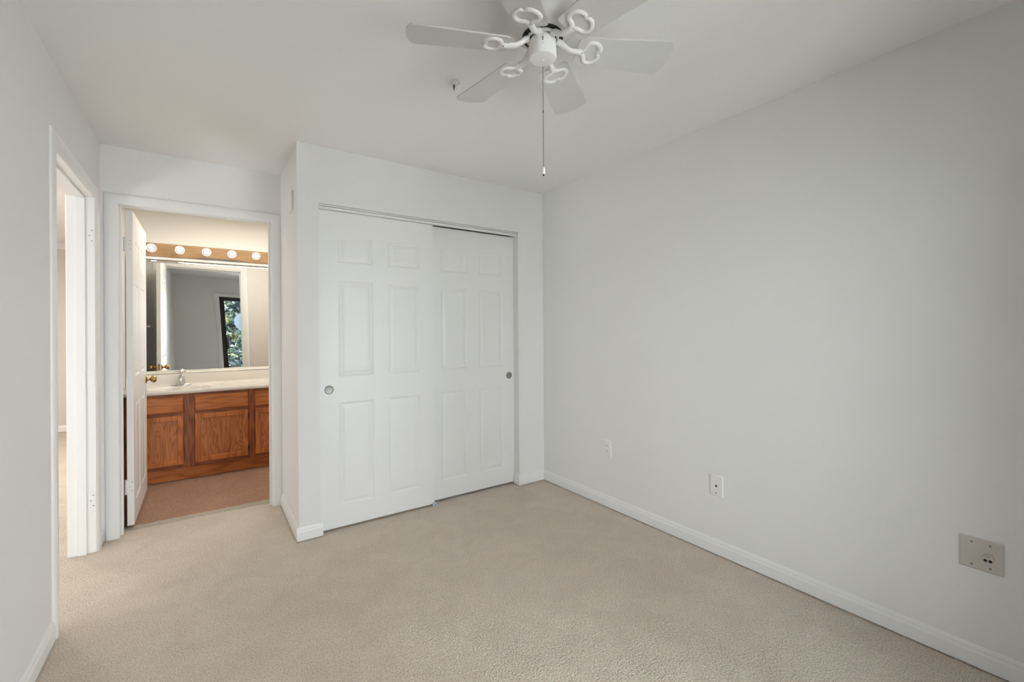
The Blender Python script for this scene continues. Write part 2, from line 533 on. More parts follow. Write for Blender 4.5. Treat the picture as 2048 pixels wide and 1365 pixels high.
def jamb(b, u0, u1, zt, w0, w1, axis, stop0, stop1):
    """lining boards 20 mm thick with a stop strip between depths stop0..stop1"""
    def bx(ua, ub, wa, wb, za, zb):
        if axis == 'x':
            b.box(wa, wb, ua, ub, za, zb)
        else:
            b.box(ua, ub, wa, wb, za, zb)
    bx(u0 - 0.02, u0, w0, w1, 0, zt + 0.02)
    bx(u1, u1 + 0.02, w0, w1, 0, zt + 0.02)
    bx(u0, u1, w0, w1, zt, zt + 0.02)
    s = 0.011
    bx(u0, u0 + s, stop0, stop1, 0, zt)
    bx(u1 - s, u1, stop0, stop1, 0, zt)
    bx(u0 + s, u1 - s, stop0, stop1, zt - s, zt)
    return b


# left doorway (its door has been taken off; hinge leaves remain on the far jamb)
struct(jamb(MB(), D0, D1, DH, LX - 0.004, XL + 0.001, 'x', XL - 0.076, XL - 0.040).obj('trim_2', M['trim'], bevel=0.0015))
jl = [o for o in C.objects if o.name == 'trim_2'][0]
b = MB()
casing(b, D0 - 0.006, D1 + 0.006, DH + 0.006, XL, 'x', 1, 0.070)
struct(b.obj('trim_3', M['trim'], smooth=50))
b = MB()
casing(b, D0 - 0.006, D1 + 0.006, DH + 0.006, LX, 'x', -1)
struct(b.obj('trim_4', M['trim'], smooth=50))


def hinge_leaf(zc, screws=True, parent=None, name='hinge_leaf'):
    b = MB().box(XL - 0.036, XL - 0.004, D1 - 0.0022, D1 + 0.001, zc - 0.045, zc + 0.045, 0.0008, 1)
    h = b.obj(name, M['trim'], parent)
    if screws:
        for dx, dz in ((-0.012, 0.03), (-0.022, 0.0), (-0.012, -0.03)):
            MB().lathe([(0.003, 0), (0.003, -0.001)], (XL + dx, D1 - 0.0022, zc + dz), 'y', 10).obj('screw', M['screw'], h)
    return h


part(hinge_leaf(1.845, True, jl), 'white painted hinge leaf near the door head')
part(hinge_leaf(1.02, False, jl, 'filled_mortise'), 'painted-over blank mortise at mid height')
part(hinge_leaf(0.305, True, jl), 'white painted hinge leaf near the floor')

# bathroom doorway
struct(jamb(MB(), B0, B1, BH, YB - 0.001, BY2 + 0.007, 'y', YB + 0.035, YB + 0.070).obj('trim_5', M['trim'], bevel=0.0015))
b = MB()
casing(b, B0 + 0.000, B1 + 0.003, BH - 0.010, YB, 'y', -1, 0.0685)
struct(b.obj('trim_6', M['trim'], smooth=50))
b = MB()
casing(b, B0 - 0.008, B1 + 0.008, BH + 0.008, BY2 + 0.006, 'y', 1, 0.066)
struct(b.obj('trim_7', M['trim'], smooth=50))


# ------------------------------------------------------------------ panelled doors
def panel_slab(w, h, t, panels, both=True, prof=None):
    """door slab x 0..w, z 0..h, y 0 (front) .. t with moulded panels (x0,x1,z0,z1) on front (and back)"""
    b = MB()
    bm = b.bm
    prof = prof or [(0.0, 0.0), (0.003, 0.0015), (0.010, 0.0062), (0.016, 0.0068), (0.020, 0.0060), (0.034, 0.0022), (0.038, 0.0012)]
    xs = sorted(set([0, w] + [p[0] for p in panels] + [p[1] for p in panels]))
    zs = sorted(set([0, h] + [p[2] for p in panels] + [p[3] for p in panels]))
    for side in ((0, 1) if both else (0,)):
        y0 = 0.0 if side == 0 else t
        sg = 1 if side == 0 else -1
        grid = {}
        for x in xs:
            for z in zs:
                grid[(x, z)] = bm.verts.new((x, y0, z))
        for xa, xb in zip(xs[:-1], xs[1:]):
            for za, zb in zip(zs[:-1], zs[1:]):
                hit = [p for p in panels if p[0] <= xa + 1e-6 and p[1] >= xb - 1e-6 and p[2] <= za + 1e-6 and p[3] >= zb - 1e-6]
                if not hit:
                    bm.faces.new((grid[(xa, za)], grid[(xb, za)], grid[(xb, zb)], grid[(xa, zb)]))
        for (xa, xb, za, zb) in panels:
            rings = []
            for i, d in prof:
                rings.append([bm.verts.new(p) for p in ((xa + i, y0 + sg * d, za + i), (xb - i, y0 + sg * d, za + i),
                                                        (xb - i, y0 + sg * d, zb - i), (xa + i, y0 + sg * d, zb - i))])
            for r0, r1 in zip(rings[:-1], rings[1:]):
                for k in range(4):
                    j = (k + 1) % 4
                    bm.faces.new((r0[k], r0[j], r1[j], r1[k]))
            bm.faces.new(rings[-1])
    if not both:
        bm.faces.new([bm.verts.new(p) for p in ((0, t, 0), (w, t, 0), (w, t, h), (0, t, h))])
    for q in (((0, 0, 0), (0, t, 0), (0, t, h), (0, 0, h)), ((w, 0, 0), (w, 0, h), (w, t, h), (w, t, 0)),
              ((0, 0, 0), (w, 0, 0), (w, t, 0), (0, t, 0)), ((0, 0, h), (0, t, h), (w, t, h), (w, 0, h))):
        bm.faces.new([bm.verts.new(p) for p in q])
    bmesh.ops.remove_doubles(bm, verts=bm.verts, dist=1e-5)
    return b


def six_panels(w, z0, left, mid, pw):
    rows = [(0.150, 0.818), (0.985, 1.605), (1.722, 1.893)]
    out = []
    for xa in (left, left + pw + mid):
        for za, zb in rows:
            out.append((xa, xa + pw, za - z0, zb - z0))
    return out


def closet_door(idx, x0, y0, z0, z1, pull_x, label):
    w, t = 0.786, 0.034
    root = empty('door_%d' % idx, (x0, y0, z0))
    struct(root, label, 'door')
    panel_slab(w, z1 - z0, t, six_panels(w, z0, 0.122, 0.104, 0.226)).obj('door_panel', M['door'], root, bevel=0.0015)
    p = MB().lathe([(0.0280, 0.0004), (0.0280, -0.0030), (0.0262, -0.0040), (0.0238, -0.0034), (0.0228, -0.0014), (0.0200, -0.0008), (0.0, -0.0004)],
                   (pull_x - x0, 0.0, 0.905 - z0), 'y', 36, False)
    pr = p.obj('finger_pull', M['nickel'], root, smooth=35)
    part(pr, 'round satin metal recessed finger pull')
    return root


closet_door(2, 0.583, YC + 0.030, 0.014, 2.052, 0.645, 'front white six-panel sliding closet door, the left one with pull at its left edge')
closet_door(3, 1.330, YC + 0.074, 0.017, 2.055, 2.066, 'rear white six-panel sliding closet door, the right one partly behind the other')
# head track with stepped fascia
b = MB()
tp = [(0.032, 0), (0.032, -0.013), (0.018, -0.014), (0.010, -0.016), (0.010, -0.026), (0.014, -0.030), (0.036, -0.030), (0.036, 0)]
b.prism(tp, (O0, YC, OH), (O1, YC, OH), (0, 1, 0), (0, 0, 1))
b.box(O0, O1, YC + 0.020, YC + 0.114, OH - 0.008, OH)
struct(b.obj('trim_8', M['trim']), 'white two-step metal track fascia above the sliding closet doors', 'door track')
# dark closet interior behind
struct(MB().box(XRET + T, XRET + T + 0.004, YC + T, YB, 0, H).box(XR - 0.004, XR, YC + T, YB, 0, H).box(XRET + T, XR, YB - 0.004, YB, 0, H)
       .obj('wall_closet_inside', M['closet_dark']))
# floor guide
g = empty('floor_guide', (1.366, YC + 0.028, 0))
tag(g, 'small pale blue plastic floor guide under where the closet doors overlap', 'door guide')
MB().box(-0.016, 0.018, -0.014, 0.05, -0.001, 0.006, 0.001, 1).obj('base', M['guide'], g)
MB().box(-0.014, 0.016, -0.008, -0.003, 0.004, 0.026, 0.001, 1).obj('fin', M['guide'], g)
MB().box(-0.014, 0.016, 0.035, 0.040, 0.004, 0.013, 0.001, 1).obj('fin', M['guide'], g)
MB().lathe([(0.004, 0), (0.004, 0.002)], (0.004, -0.0115, 0.006), 'z', 12).obj('screw', M['slot'], g)

# ------------------------------------------------------------------ bathroom door, standing open
root = empty('door_1', (-0.390, BY2 + 0.014, 0.020), PI / 2 + math.radians(0.15))
struct(root, 'white six-panel bathroom door standing open against the left bathroom wall', 'door')
DW, DTK = 0.803, 0.035
panel_slab(DW, 2.058, DTK, six_panels(DW, 0.016, 0.112, 0.104, 0.236)).obj('door_panel', M['door'], root, bevel=0.0015)
for s in (0, 1):
    yb = -0.0 if s == 0 else DTK
    sg = -1 if s == 0 else 1
    prof = [(0.032, 0), (0.032, 0.004), (0.027, 0.008), (0.013, 0.011), (0.0105, 0.020), (0.0115, 0.028), (0.020, 0.033), (0.027, 0.042), (0.0285, 0.052), (0.025, 0.062), (0.016, 0.068), (0.0, 0.070)]
    k = MB().lathe([(r, sg * h) for r, h in prof], (DW - 0.062, yb, 0.905 - 0.016), 'y', 28)
    part(k.obj('door_knob', M['brass'], root, smooth=40), 'round antique brass door knob')
part(MB().box(DW - 0.0005, DW + 0.0012, 0.006, DTK - 0.006, 0.86, 0.925).obj('latch_plate', M['brass'], root), 'brass latch plate on the door edge')
for zc in (1.835, 0.255):
    h = MB().box(-0.0016, 0.0005, 0.003, DTK + 0.002, zc - 0.045, zc + 0.045)
    h.box(-0.019, -0.003, DTK + 0.000, DTK + 0.004, zc - 0.045, zc + 0.045)
    h.lathe([(0.0055, -0.047), (0.0055, 0.047)], (-0.004, DTK + 0.006, zc), 'z', 14)
    hh = h.obj('hinge', M['trim'], root, smooth=40)
    part(hh, 'white painted hinge')
    for dy, dz in ((0.011, 0.028), (0.020, 0.0), (0.011, -0.028)):
        MB().lathe([(0.0025, 0), (0.0025, -0.0006)], (-0.0016, dy, zc + dz), 'x', 8).obj('screw', M['screw'], hh)

# ------------------------------------------------------------------ vanity cabinet
VX0, VX1, VY = BXL + 0.004, BXR - 0.004, 4.757
van = empty('vanity_cabinet', (0.2, 5.0, 0))
tag(van, 'medium brown oak vanity cabinet with drawers and doors under white counter', 'cabinet')


def vpart(b, name, m, **k):
    for v in b.bm.verts:
        v.co -= Vector((0.2, 5.0, 0))
    return b.obj(name, M[m], van, **k)


b = MB().box(VX0, VX1, VY + 0.021, YM - 0.004, 0.112, 0.128)
b.box(VX0, VX0 + 0.016, VY + 0.021, YM - 0.004, 0.0, 0.748).box(VX1 - 0.016, VX1, VY + 0.021, YM - 0.004, 0.0, 0.748)
b.box(VX0, VX1, YM - 0.012, YM - 0.004, 0.0, 0.748)
vpart(b, 'carcass', 'oak_x')
vpart(MB().box(VX0, VX1, VY + 0.046, VY + 0.06, 0.0, 0.114), 'toe_kick', 'oak_x')
bays = [(-0.515, -0.158), (-0.085, 0.321), (0.373, 0.610), (0.665, 0.925)]
ZD0, ZD1, ZR0, ZR1 = 0.142, 0.564, 0.592, 0.729
edges = [VX0] + [v for q in bays for v in q] + [VX1]
for i in range(0, len(edges), 2):
    vpart(MB().box(edges[i], edges[i + 1], VY, VY + 0.02, 0.112, 0.750), 'stile', 'frame_z', bevel=0.001)
for x0, x1 in bays:
    for za, zb in ((0.112, ZD0 + 0.004), (ZD1 - 0.004, ZR0 + 0.004), (ZR1 - 0.004, 0.750)):
        vpart(MB().box(x0, x1, VY + 0.0005, VY + 0.02, za, zb), 'rail', 'frame_x', bevel=0.001)
for i, (x0, x1) in enumerate(bays):
    g0, g1 = x0 + 0.0025, x1 - 0.0025
    b = MB()
    yb, yf, ym_ = VY + 0.012, VY - 0.013, VY - 0.006
    b.loft([[(g0, yb, ZR0), (g1, yb, ZR0), (g1, yb, ZR1), (g0, yb, ZR1)],
            [(g0, ym_, ZR0), (g1, ym_, ZR0), (g1, ym_, ZR1), (g0, ym_, ZR1)],
            [(g0 + .009, yf, ZR0 + .009), (g1 - .009, yf, ZR0 + .009), (g1 - .009, yf, ZR1 - .009), (g0 + .009, yf, ZR1 - .009)]])
    vpart(b, 'drawer_front', 'oak_x')
    # framed door: rails and stiles round a flat cathedral-grain panel
    fw = 0.043
    b = MB()
    for xa, xb in ((g0, g0 + fw), (g1 - fw, g1)):
        b.box(xa, xb, yf, VY + 0.008, ZD0, ZD1)
    for za, zb in ((ZD0, ZD0 + fw), (ZD1 - fw, ZD1)):
        b.box(g0 + fw, g1 - fw, yf, VY + 0.008, za, zb)
    d = vpart(b, 'cabinet_door', 'oak_z', bevel=0.004)
    b = MB().box(g0 + fw - 0.004, g1 - fw + 0.004, VY - 0.003, VY + 0.004, ZD0 + fw - 0.004, ZD1 - fw + 0.004)
    pnl = vpart(b, 'door_inset', 'oak_cath')
    pnl.parent = d
    hx = g1 + 0.003 if i in (1, 3) else g0 - 0.003
    if i != 2:
        for zc in (0.205, 0.500):
            b = MB().box(hx - 0.004, hx + 0.004, VY - 0.016, VY, zc - 0.024, zc + 0.024, 0.0015, 1)
            b.lathe([(0.0042, -0.027), (0.0042, 0.027)], (hx, VY - 0.014, zc), 'z', 10)
            hg = vpart(b, 'hinge', 'black', smooth=40)
            hg.parent = d
            part(hg, 'small dark cabinet hinge')

# counter with backsplash and moulded bowl
top = empty('countertop', (0.2, 5.0, 0.752))
tag(top, 'glossy off-white marble-look countertop with backsplash and sink bowl on oak vanity', 'countertop')
CY0, CY1, CZ0, CZ1 = VY - 0.022, YM - 0.002, 0.752, 0.778
BCX, BCY, BRX, BRY = -0.193, 4.985, 0.235, 0.165
b = MB()
bm = b.bm
nr = 48
ring_d = [(1.0, 0.0), (0.975, -0.004), (0.95, -0.014), (0.86, -0.055), (0.66, -0.098), (0.36, -0.120), (0.08, -0.126)]
rings = []
for s, dz in ring_d:
    rings.append([bm.verts.new((BCX + BRX * s * math.cos(2 * PI * i / nr), BCY + BRY * s * math.sin(2 * PI * i / nr), CZ1 + dz)) for i in range(nr)])
for r0, r1 in zip(rings[:-1], rings[1:]):
    for i in range(nr):
        j = (i + 1) % nr
        bm.faces.new((r0[i], r0[j], r1[j], r1[i]))
bm.faces.new(rings[-1])
# square collar round the bowl
qx0, qx1, qy0, qy1 = BCX - 0.27, BCX + 0.27, CY0 + 0.028, BCY + 0.19


def sq(a):
    c_, s_ = math.cos(a), math.sin(a)
    dx = (qx1 - BCX) if c_ > 0 else (BCX - qx0)
    dy = (qy1 - BCY) if s_ > 0 else (BCY - qy0)
    k = min(dx / abs(c_) if abs(c_) > 1e-6 else 9, dy / abs(s_) if abs(s_) > 1e-6 else 9)
    return (BCX + c_ * k, BCY + s_ * k, CZ1)


angs = [2 * PI * i / nr for i in range(nr)]
outer = [sq(a) for a in angs]
for cxy in ((qx0, qy0), (qx1, qy0), (qx1, qy1), (qx0, qy1)):
    a = math.atan2(cxy[1] - BCY, cxy[0] - BCX) % (2 * PI)
    k = min(range(nr), key=lambda i: abs(((angs[i] - a + PI) % (2 * PI)) - PI))
    outer[k] = (cxy[0], cxy[1], CZ1)
ov = [bm.verts.new(p) for p in outer]
for i in range(nr):
    j = (i + 1) % nr
    bm.faces.new((rings[0][j], rings[0][i], ov[i], ov[j]))
for (xa, xb, ya, yb) in ((VX0, qx0, CY0 + 0.028, CY1), (qx1, VX1, CY0 + 0.028, CY1), (qx0, qx1, qy1, CY1)):
    b.face([(xa, ya, CZ1), (xb, ya, CZ1), (xb, yb, CZ1), (xa, yb, CZ1)])
# rounded front edge with a low drip lip
fp = [(0.028, CZ1), (0.020, CZ1 + 0.002), (0.012, CZ1 + 0.005), (0.005, CZ1 + 0.004), (0.0, CZ1 - 0.003), (0.0, CZ0 + 0.003), (0.003, CZ0), (0.03, CZ0)]
b.loft([[(VX0, CY0 + a, z) for a, z in fp], [(VX1, CY0 + a, z) for a, z in fp]], False, False)
b.face([(VX0, CY0 + 0.03, CZ0), (VX1, CY0 + 0.03, CZ0), (VX1, CY0 + 0.06, CZ0), (VX0, CY0 + 0.06, CZ0)])
bmesh.ops.remove_doubles(bm, verts=bm.verts, dist=1e-5)
for v in bm.verts:
    v.co -= Vector((0.2, 5.0, 0.752))
b.obj('slab', M['marble'], top, smooth=45)
b = MB()
sp = [(0.0, CZ1 - 0.004), (0.045, CZ1 - 0.004), (0.034, CZ1 + 0.003), (0.027, CZ1 + 0.012), (0.024, CZ1 + 0.030), (0.024, CZ1 + 0.096), (0.021, CZ1 + 0.103), (0.015, CZ1 + 0.106), (0.0, CZ1 + 0.106)]
b.loft([[(VX0, CY1 - a, z) for a, z in sp], [(VX1, CY1 - a, z) for a, z in sp]])
for v in b.bm.verts:
    v.co -= Vector((0.2, 5.0, 0.752))
b.obj('backsplash', M['marble'], top, smooth=40)
dr = MB().lathe([(0.024, 0.0), (0.024, 0.003), (0.015, 0.004), (0.012, 0.0), (0.0, 0.0)], (BCX - 0.2, BCY - 5.0, CZ1 - 0.126 - 0.752), 'z', 24)
part(dr.obj('drain', M['chrome'], top, smooth=40), 'chrome sink drain')

# faucet
fa = empty('faucet', (BCX, 5.200, CZ1 + 0.0012))
tag(fa, 'small chrome faucet with clear knob behind the sink bowl', 'faucet')
b = MB()
b.lathe([(0.030, 0), (0.030, 0.008), (0.026, 0.014), (0.020, 0.017), (0.0, 0.017)], (0, 0, 0), 'z', 32, True, 2.55, 0.9)
b.obj('base_plate', M['chrome'], fa, smooth=40)
MB().lathe([(0.037, 0.012), (0.034, 0.03), (0.027, 0.07), (0.024, 0.088), (0.014, 0.095), (0, 0.096)], (0, 0, 0), 'z', 28).obj('body', M['chrome'], fa, smooth=40)
MB().tube([(0, -0.006, 0.052), (0, -0.04, 0.064), (0, -0.075, 0.066), (0, -0.102, 0.058), (0, -0.108, 0.046)], [0.018, 0.017, 0.015, 0.014, 0.012], 16).obj('spout', M['chrome'], fa, smooth=50)
MB().tube([(0, 0, 0.09), (0, 0.004, 0.11)], 0.005, 10).sphere((0, 0.005, 0.128), 0.023, 12, 8, 1, 1, 0.8).obj('handle', M['chrome'], fa, smooth=30)
MB().tube([(0.0, 0.040, 0.004), (0.0, 0.040, 0.075)], 0.0025, 8).sphere((0, 0.040, 0.079), 0.005, 10, 6).obj('drain_rod', M['chrome'], fa, smooth=50)

# mirror: big sheet glass, very slightly bowed on its right half
MX0, MX1, MZ0, MZ1 = BXL + 0.006, BXR - 0.03, CZ1 + 0.110, 1.972
b = MB()
nx, nz_ = 40, 30
vs = []
for i in range(nx + 1):
    col_ = []
    for j in range(nz_ + 1):
        x = MX0 + (MX1 - MX0) * i / nx
        z = MZ0 + (MZ1 - MZ0) * j / nz_
        d = 0.010 * max(0.0, x + 0.25) * (z - 1.46)
        col_.append(b.bm.verts.new((x, YM - 0.012 + d, z)))
    vs.append(col_)
for i in range(nx):
    for j in range(nz_):
        b.bm.faces.new((vs[i][j], vs[i + 1][j], vs[i + 1][j + 1], vs[i][j + 1]))
me = b.obj('wall_mirror', M['mirror'], None, smooth=80)
md = me.modifiers.new('thick', 'SOLIDIFY')
md.thickness = 0.003
md.offset = -1
tag(me, 'wide frameless bathroom mirror between backsplash and light bar', 'mirror')
part(MB().box(MX0, MX1, YM - 0.026, YM - 0.019, 1.966, 1.9885).obj('top_channel', M['plastic'], me, bevel=0.001), 'white channel along the mirror top')

# light bar with six globe bulbs
lb = empty('vanity_light', (0.11, YM, 2.055))
tag(lb, 'long pale oak vanity light bar with round glowing bulbs above bathroom mirror', 'light fixture')
MB().box(-0.632, 0.632, -0.016, -0.001, -0.062, 0.062).obj('face_board', M['oak_bar'], lb, bevel=0.003)
ch = []  # thin dark grey lens shape set on the bar's lower edge
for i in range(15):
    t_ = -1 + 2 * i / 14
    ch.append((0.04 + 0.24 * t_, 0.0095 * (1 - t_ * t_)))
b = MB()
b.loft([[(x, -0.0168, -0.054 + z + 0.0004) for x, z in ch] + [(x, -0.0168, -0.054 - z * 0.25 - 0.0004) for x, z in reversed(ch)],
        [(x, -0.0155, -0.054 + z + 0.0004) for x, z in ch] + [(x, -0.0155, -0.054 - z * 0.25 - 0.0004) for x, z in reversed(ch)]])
part(b.obj('arc_strip', M['arc_grey'], lb), 'dark grey sliver along the lower edge of the wood face')
for k in range(6):
    x = -0.404 + 0.2078 * k - 0.11
    s = MB().lathe([(0.026, -0.015), (0.026, -0.022), (0.019, -0.030), (0.016, -0.078)], (x, 0, 0), 'y', 20)
    s.obj('lamp_socket', M['plastic'], lb, smooth=40)
    prof = [(0.013, -0.072), (0.015, -0.080)]
    for i in range(1, 15):
        a = math.radians(22 + (180 - 22) * i / 14)
        prof.append((0.039 * math.sin(a), -0.115 + 0.039 * math.cos(a)))
    bb = MB().lathe(prof, (x, 0, 0), 'y', 24, False).obj('light_bulb', M['bulbglass'], lb, smooth=60)
    part(bb, 'clear round glowing bulb')
    MB().sphere((x, -0.118, 0), 0.0235, 16, 10).obj('filament_glow', M['glow'], bb, smooth=80)

# towel bar on the left bathroom wall, seen in the mirror
tb = empty('towel_bar', (BXL, 4.07, 1.345))
tag(tb, 'chrome towel bar on the bathroom wall behind the open door', 'towel bar')
for dy in (-0.2, 0.2):
    MB().lathe([(0.022, 0.0), (0.022, 0.006), (0.010, 0.012), (0.009, 0.076), (0.013, 0.080), (0.013, 0.094), (0, 0.096)], (0, dy, 0), 'x', 20).obj('bracket', M['chrome'], tb, smooth=40)
MB().tube([(0.086, -0.21, 0), (0.086, 0.21, 0)], 0.009, 14).obj('bar', M['chrome'], tb, smooth=50)
hk = tag(MB().box(BXL, BXL + 0.012, 4.985, 5.05, 1.32, 1.385, 0.003, 2).obj('brass_plate', M['brass']),
         'small brass plate on bathroom wall seen through the door hinge gap', 'wall plate')

# ------------------------------------------------------------------ ceiling fan
FC = (0.955, 1.179)
fan = empty('ceiling_fan', (FC[0], FC[1], H))
tag(fan, 'white six-blade ceiling fan with ornate loop blade irons and pull chain', 'ceiling fan')
zc = lambda z: z - H
MB().lathe([(0.085, 0.0), (0.088, zc(2.425)), (0.100, zc(2.415)), (0.118, zc(2.405)), (0.122, zc(2.39)), (0.122, zc(2.335)), (0.118, zc(2.318)), (0.104, zc(2.300)), (0.086, zc(2.288)), (0.070, zc(2.283)), (0.066, zc(2.287)), (0.0, zc(2.287))],
           (0, 0, 0), 'z', 64).obj('motor_housing', M['fan'], fan, smooth=35)
part(MB().lathe([(0.0700, zc(2.2860)), (0.0700, zc(2.2795)), (0.0, zc(2.2795))], (0, 0, 0), 'z', 48).obj('motor_gap', M['darkgap'], fan, smooth=35), 'dark open ring around the fan motor')
b = MB()
for k in range(6):
    a0 = math.radians(35 + 60 * k + 6)
    a1 = math.radians(35 + 60 * k + 54)
    inner, outr = 0.0475, 0.0560
    r1, r2 = [], []
    pts = [(a0 + (a1 - a0) * i / 10) for i in range(11)]
    rg = []
    for a in pts:
        rg.append([(inner * math.cos(a), inner * math.sin(a), zc(2.279)), (outr * math.cos(a), outr * math.sin(a), zc(2.279)),
                   (outr * math.cos(a), outr * math.sin(a), zc(2.273)), (inner * math.cos(a), inner * math.sin(a), zc(2.273))])
    b.loft(rg)
b.obj('flywheel', M['fan'], fan, smooth=35)
hub = MB().lathe([(0.040, zc(2.279)), (0.040, zc(2.266)), (0.0465, zc(2.266)), (0.0465, zc(2.214)), (0.044, zc(2.208)), (0.038, zc(2.206)), (0.0, zc(2.205))], (0, 0, 0), 'z', 48).obj('switch_housing', M['fan'], fan, smooth=35)
ca = math.atan2(-FC[1], -FC[0])
ux, uy = math.cos(ca), math.sin(ca)


def onhub(z, s, r, m, name, sz=None):
    b = MB()
    px, py = ux * 0.0466, uy * 0.0466
    tx, ty = -uy, ux
    hw, hh = sz
    q = []
    for d in (-0.0005, 0.0012):
        q.append([(px + ux * d + tx * (s + i * hw), py + uy * d + ty * (s + i * hw), zc(z) + j * hh) for i, j in ((-1, -1), (1, -1), (1, 1), (-1, 1))])
    b.loft(q)
    return b.obj(name, M[m], hub)


part(onhub(2.249, 0, 0, 'slot', 'switch_slot', (0.0022, 0.0055)), 'dark reversing switch slot')
onhub(2.2475, 0.0, 0, 'plastic', 'slide_switch', (0.0016, 0.003))
onhub(2.2605, 0.0, 0, 'screw', 'screw', (0.0012, 0.0012))
onhub(2.234, 0.0, 0, 'screw', 'screw', (0.0012, 0.0012))
MB().lathe([(0.006, 0.0), (0.006, -0.001), (0.003, -0.002), (0, -0.002)], (0, 0, zc(2.205)), 'z', 16).obj('screw', M['plastic'], hub)

BL = [math.radians(a) for a in (155.6, 95.2, 35.0, -26.5, -85, -145)]
PIT = math.tan(math.radians(12))
ZB = zc(2.243)


def blade_mesh():
    b = MB()
    r0, r1 = 0.119, 0.457
    out = []
    # outline in (u, w), counter-clockwise, root narrower than tip, rounded corners
    hw0, hw1 = 0.056, 0.070

    def corner(cu, cw, rad, a0, a1, n=6):
        return [(cu + rad * math.cos(math.radians(a0 + (a1 - a0) * i / n)), cw + rad * math.sin(math.radians(a0 + (a1 - a0) * i / n))) for i in range(n + 1)]
    out += corner(r0 + 0.016, -hw0 + 0.016, 0.016, 180, 270)
    out += corner(r1 - 0.026, -hw1 + 0.014, 0.014, 270, 350, 5)
    for i in range(1, 8):      # gently bowed tip
        w = -hw1 + 0.02 + (2 * hw1 - 0.04) * i / 8
        out.append((r1 - 0.012 + 0.012 * (1 - (w / hw1) ** 2), w))
    out += corner(r1 - 0.026, hw1 - 0.014, 0.014, 10, 90, 5)
    out += corner(r0 + 0.016, hw0 - 0.016, 0.016, 90, 180)
    th = 0.0055
    rings = [[(u, w, ZB - w * PIT + dz) for u, w in out] for dz in (0.0, th)]
    b.loft(rings)
    return b


def iron_mesh():
    b = MB()
    half = [(0.138, 0.004), (0.146, 0.013), (0.149, 0.023), (0.153, 0.033), (0.162, 0.0395), (0.173, 0.041), (0.184, 0.037), (0.193, 0.029), (0.199, 0.019), (0.199, 0.009), (0.191, 0.002)]
    zz = ZB + 0.000

    def smooth_path(pts):
        P = [Vector((u, w, zz - w * PIT)) for u, w in pts]
        res = []
        for i in range(len(P) - 1):
            p0, p1, p2, p3 = P[max(i - 1, 0)], P[i], P[i + 1], P[min(i + 2, len(P) - 1)]
            for k in range(4):
                t = k / 4
                res.append(0.5 * ((2 * p1) + (-p0 + p2) * t + (2 * p0 - 5 * p1 + 4 * p2 - p3) * t * t + (-p0 + 3 * p1 - 3 * p2 + p3) * t ** 3))
        res.append(P[-1])
        return res
    for s in (1, -1):
        p = smooth_path([(u, w * s) for u, w in half])
        n = len(p)
        b.tube(p, [0.0083 if i < n - 5 else 0.0083 - 0.0008 * (i - n + 6) for i in range(n)], 10, True, 0.75)
    arm = [(0.050, 0, zc(2.272)), (0.062, 0, zc(2.268)), (0.078, 0, zc(2.256)), (0.095, 0, zc(2.245)), (0.112, 0, zz), (0.136, 0, zz)]
    b.tube(arm, [0.0140, 0.0130, 0.0112, 0.0108, 0.0110, 0.0125], 12, True, 0.8)
    return b


blade0 = blade_mesh().obj('fan_blade', M['blade'], fan, smooth=40)
iron0 = iron_mesh().obj('blade_iron', M['fan'], fan, smooth=60)
for k, a in enumerate(BL):
    if k == 0:
        bl, ir = blade0, iron0
    else:
        bl, ir = blade0.copy(), iron0.copy()
        for q in (bl, ir):
            C.objects.link(q)
            q.parent = fan
    bl.rotation_euler = (0, 0, a)
    ir.rotation_euler = (0, 0, a)
# pull chain hangs from the far side of the hub
kx, ky = -ux * 0.044, -uy * 0.044
b = MB().tube([(kx, ky, zc(2.215)), (kx, ky, zc(1.852))], 0.0011, 8)
for i in range(60):
    pass
chain = part(b.obj('pull_chain', M['screw'], fan, smooth=60), 'long thin grey pull chain')
MB().tube([(kx, ky, zc(2.054)), (kx, ky, zc(2.046))], 0.0024, 8).obj('chain_link', M['screw'], chain)
MB().lathe([(0.002, 0.0), (0.0052, -0.006), (0.0060, -0.020), (0.0050, -0.026), (0.0, -0.026)], (kx, ky, zc(1.854)), 'z', 16).obj('chain_knob', M['plastic'], chain, smooth=40)
MB().sphere((kx, ky, zc(1.825)), 0.0034, 12, 8).obj('chain_end', M['slot'], chain, smooth=60)

# ------------------------------------------------------------------ fire sprinkler
sp_ = empty('fire_sprinkler', (0.955, 1.835, H))
tag(sp_, 'small white fire sprinkler with dark red bulb hanging from the ceiling', 'sprinkler')
MB().lathe([(0.041, 0), (0.041, -0.003), (0.036, -0.006), (0.027, -0.007), (0.023, -0.003), (0.0, -0.003)], (0, 0, 0), 'z', 36).obj('escutcheon', M['plastic'], sp_, smooth=30)
b = MB().lathe([(0.013, -0.003), (0.013, -0.014), (0.009, -0.018), (0, -0.018)], (0, 0, 0), 'z', 20)
for s in (1, -1):
    b.tube([(s * 0.010, 0, -0.014), (s * 0.013, 0, -0.030), (s * 0.010, 0, -0.044), (s * 0.002, 0, -0.050)], 0.0022, 8)
b.obj('frame_arms', M['plastic'], sp_, smooth=40)
part(MB().lathe([(0.0, -0.016), (0.0038, -0.019), (0.0040, -0.028), (0.0022, -0.036), (0.0016, -0.046), (0, -0.047)], (0, 0, 0), 'z', 14).obj('glass_bulb', M['red'], sp_, smooth=60), 'dark red glass bulb')
MB().lathe([(0.004, -0.048), (0.013, -0.051), (0.013, -0.0525), (0.003, -0.054), (0, -0.056)], (0, 0, 0), 'z', 24).obj('deflector', M['plastic'], sp_, smooth=30)


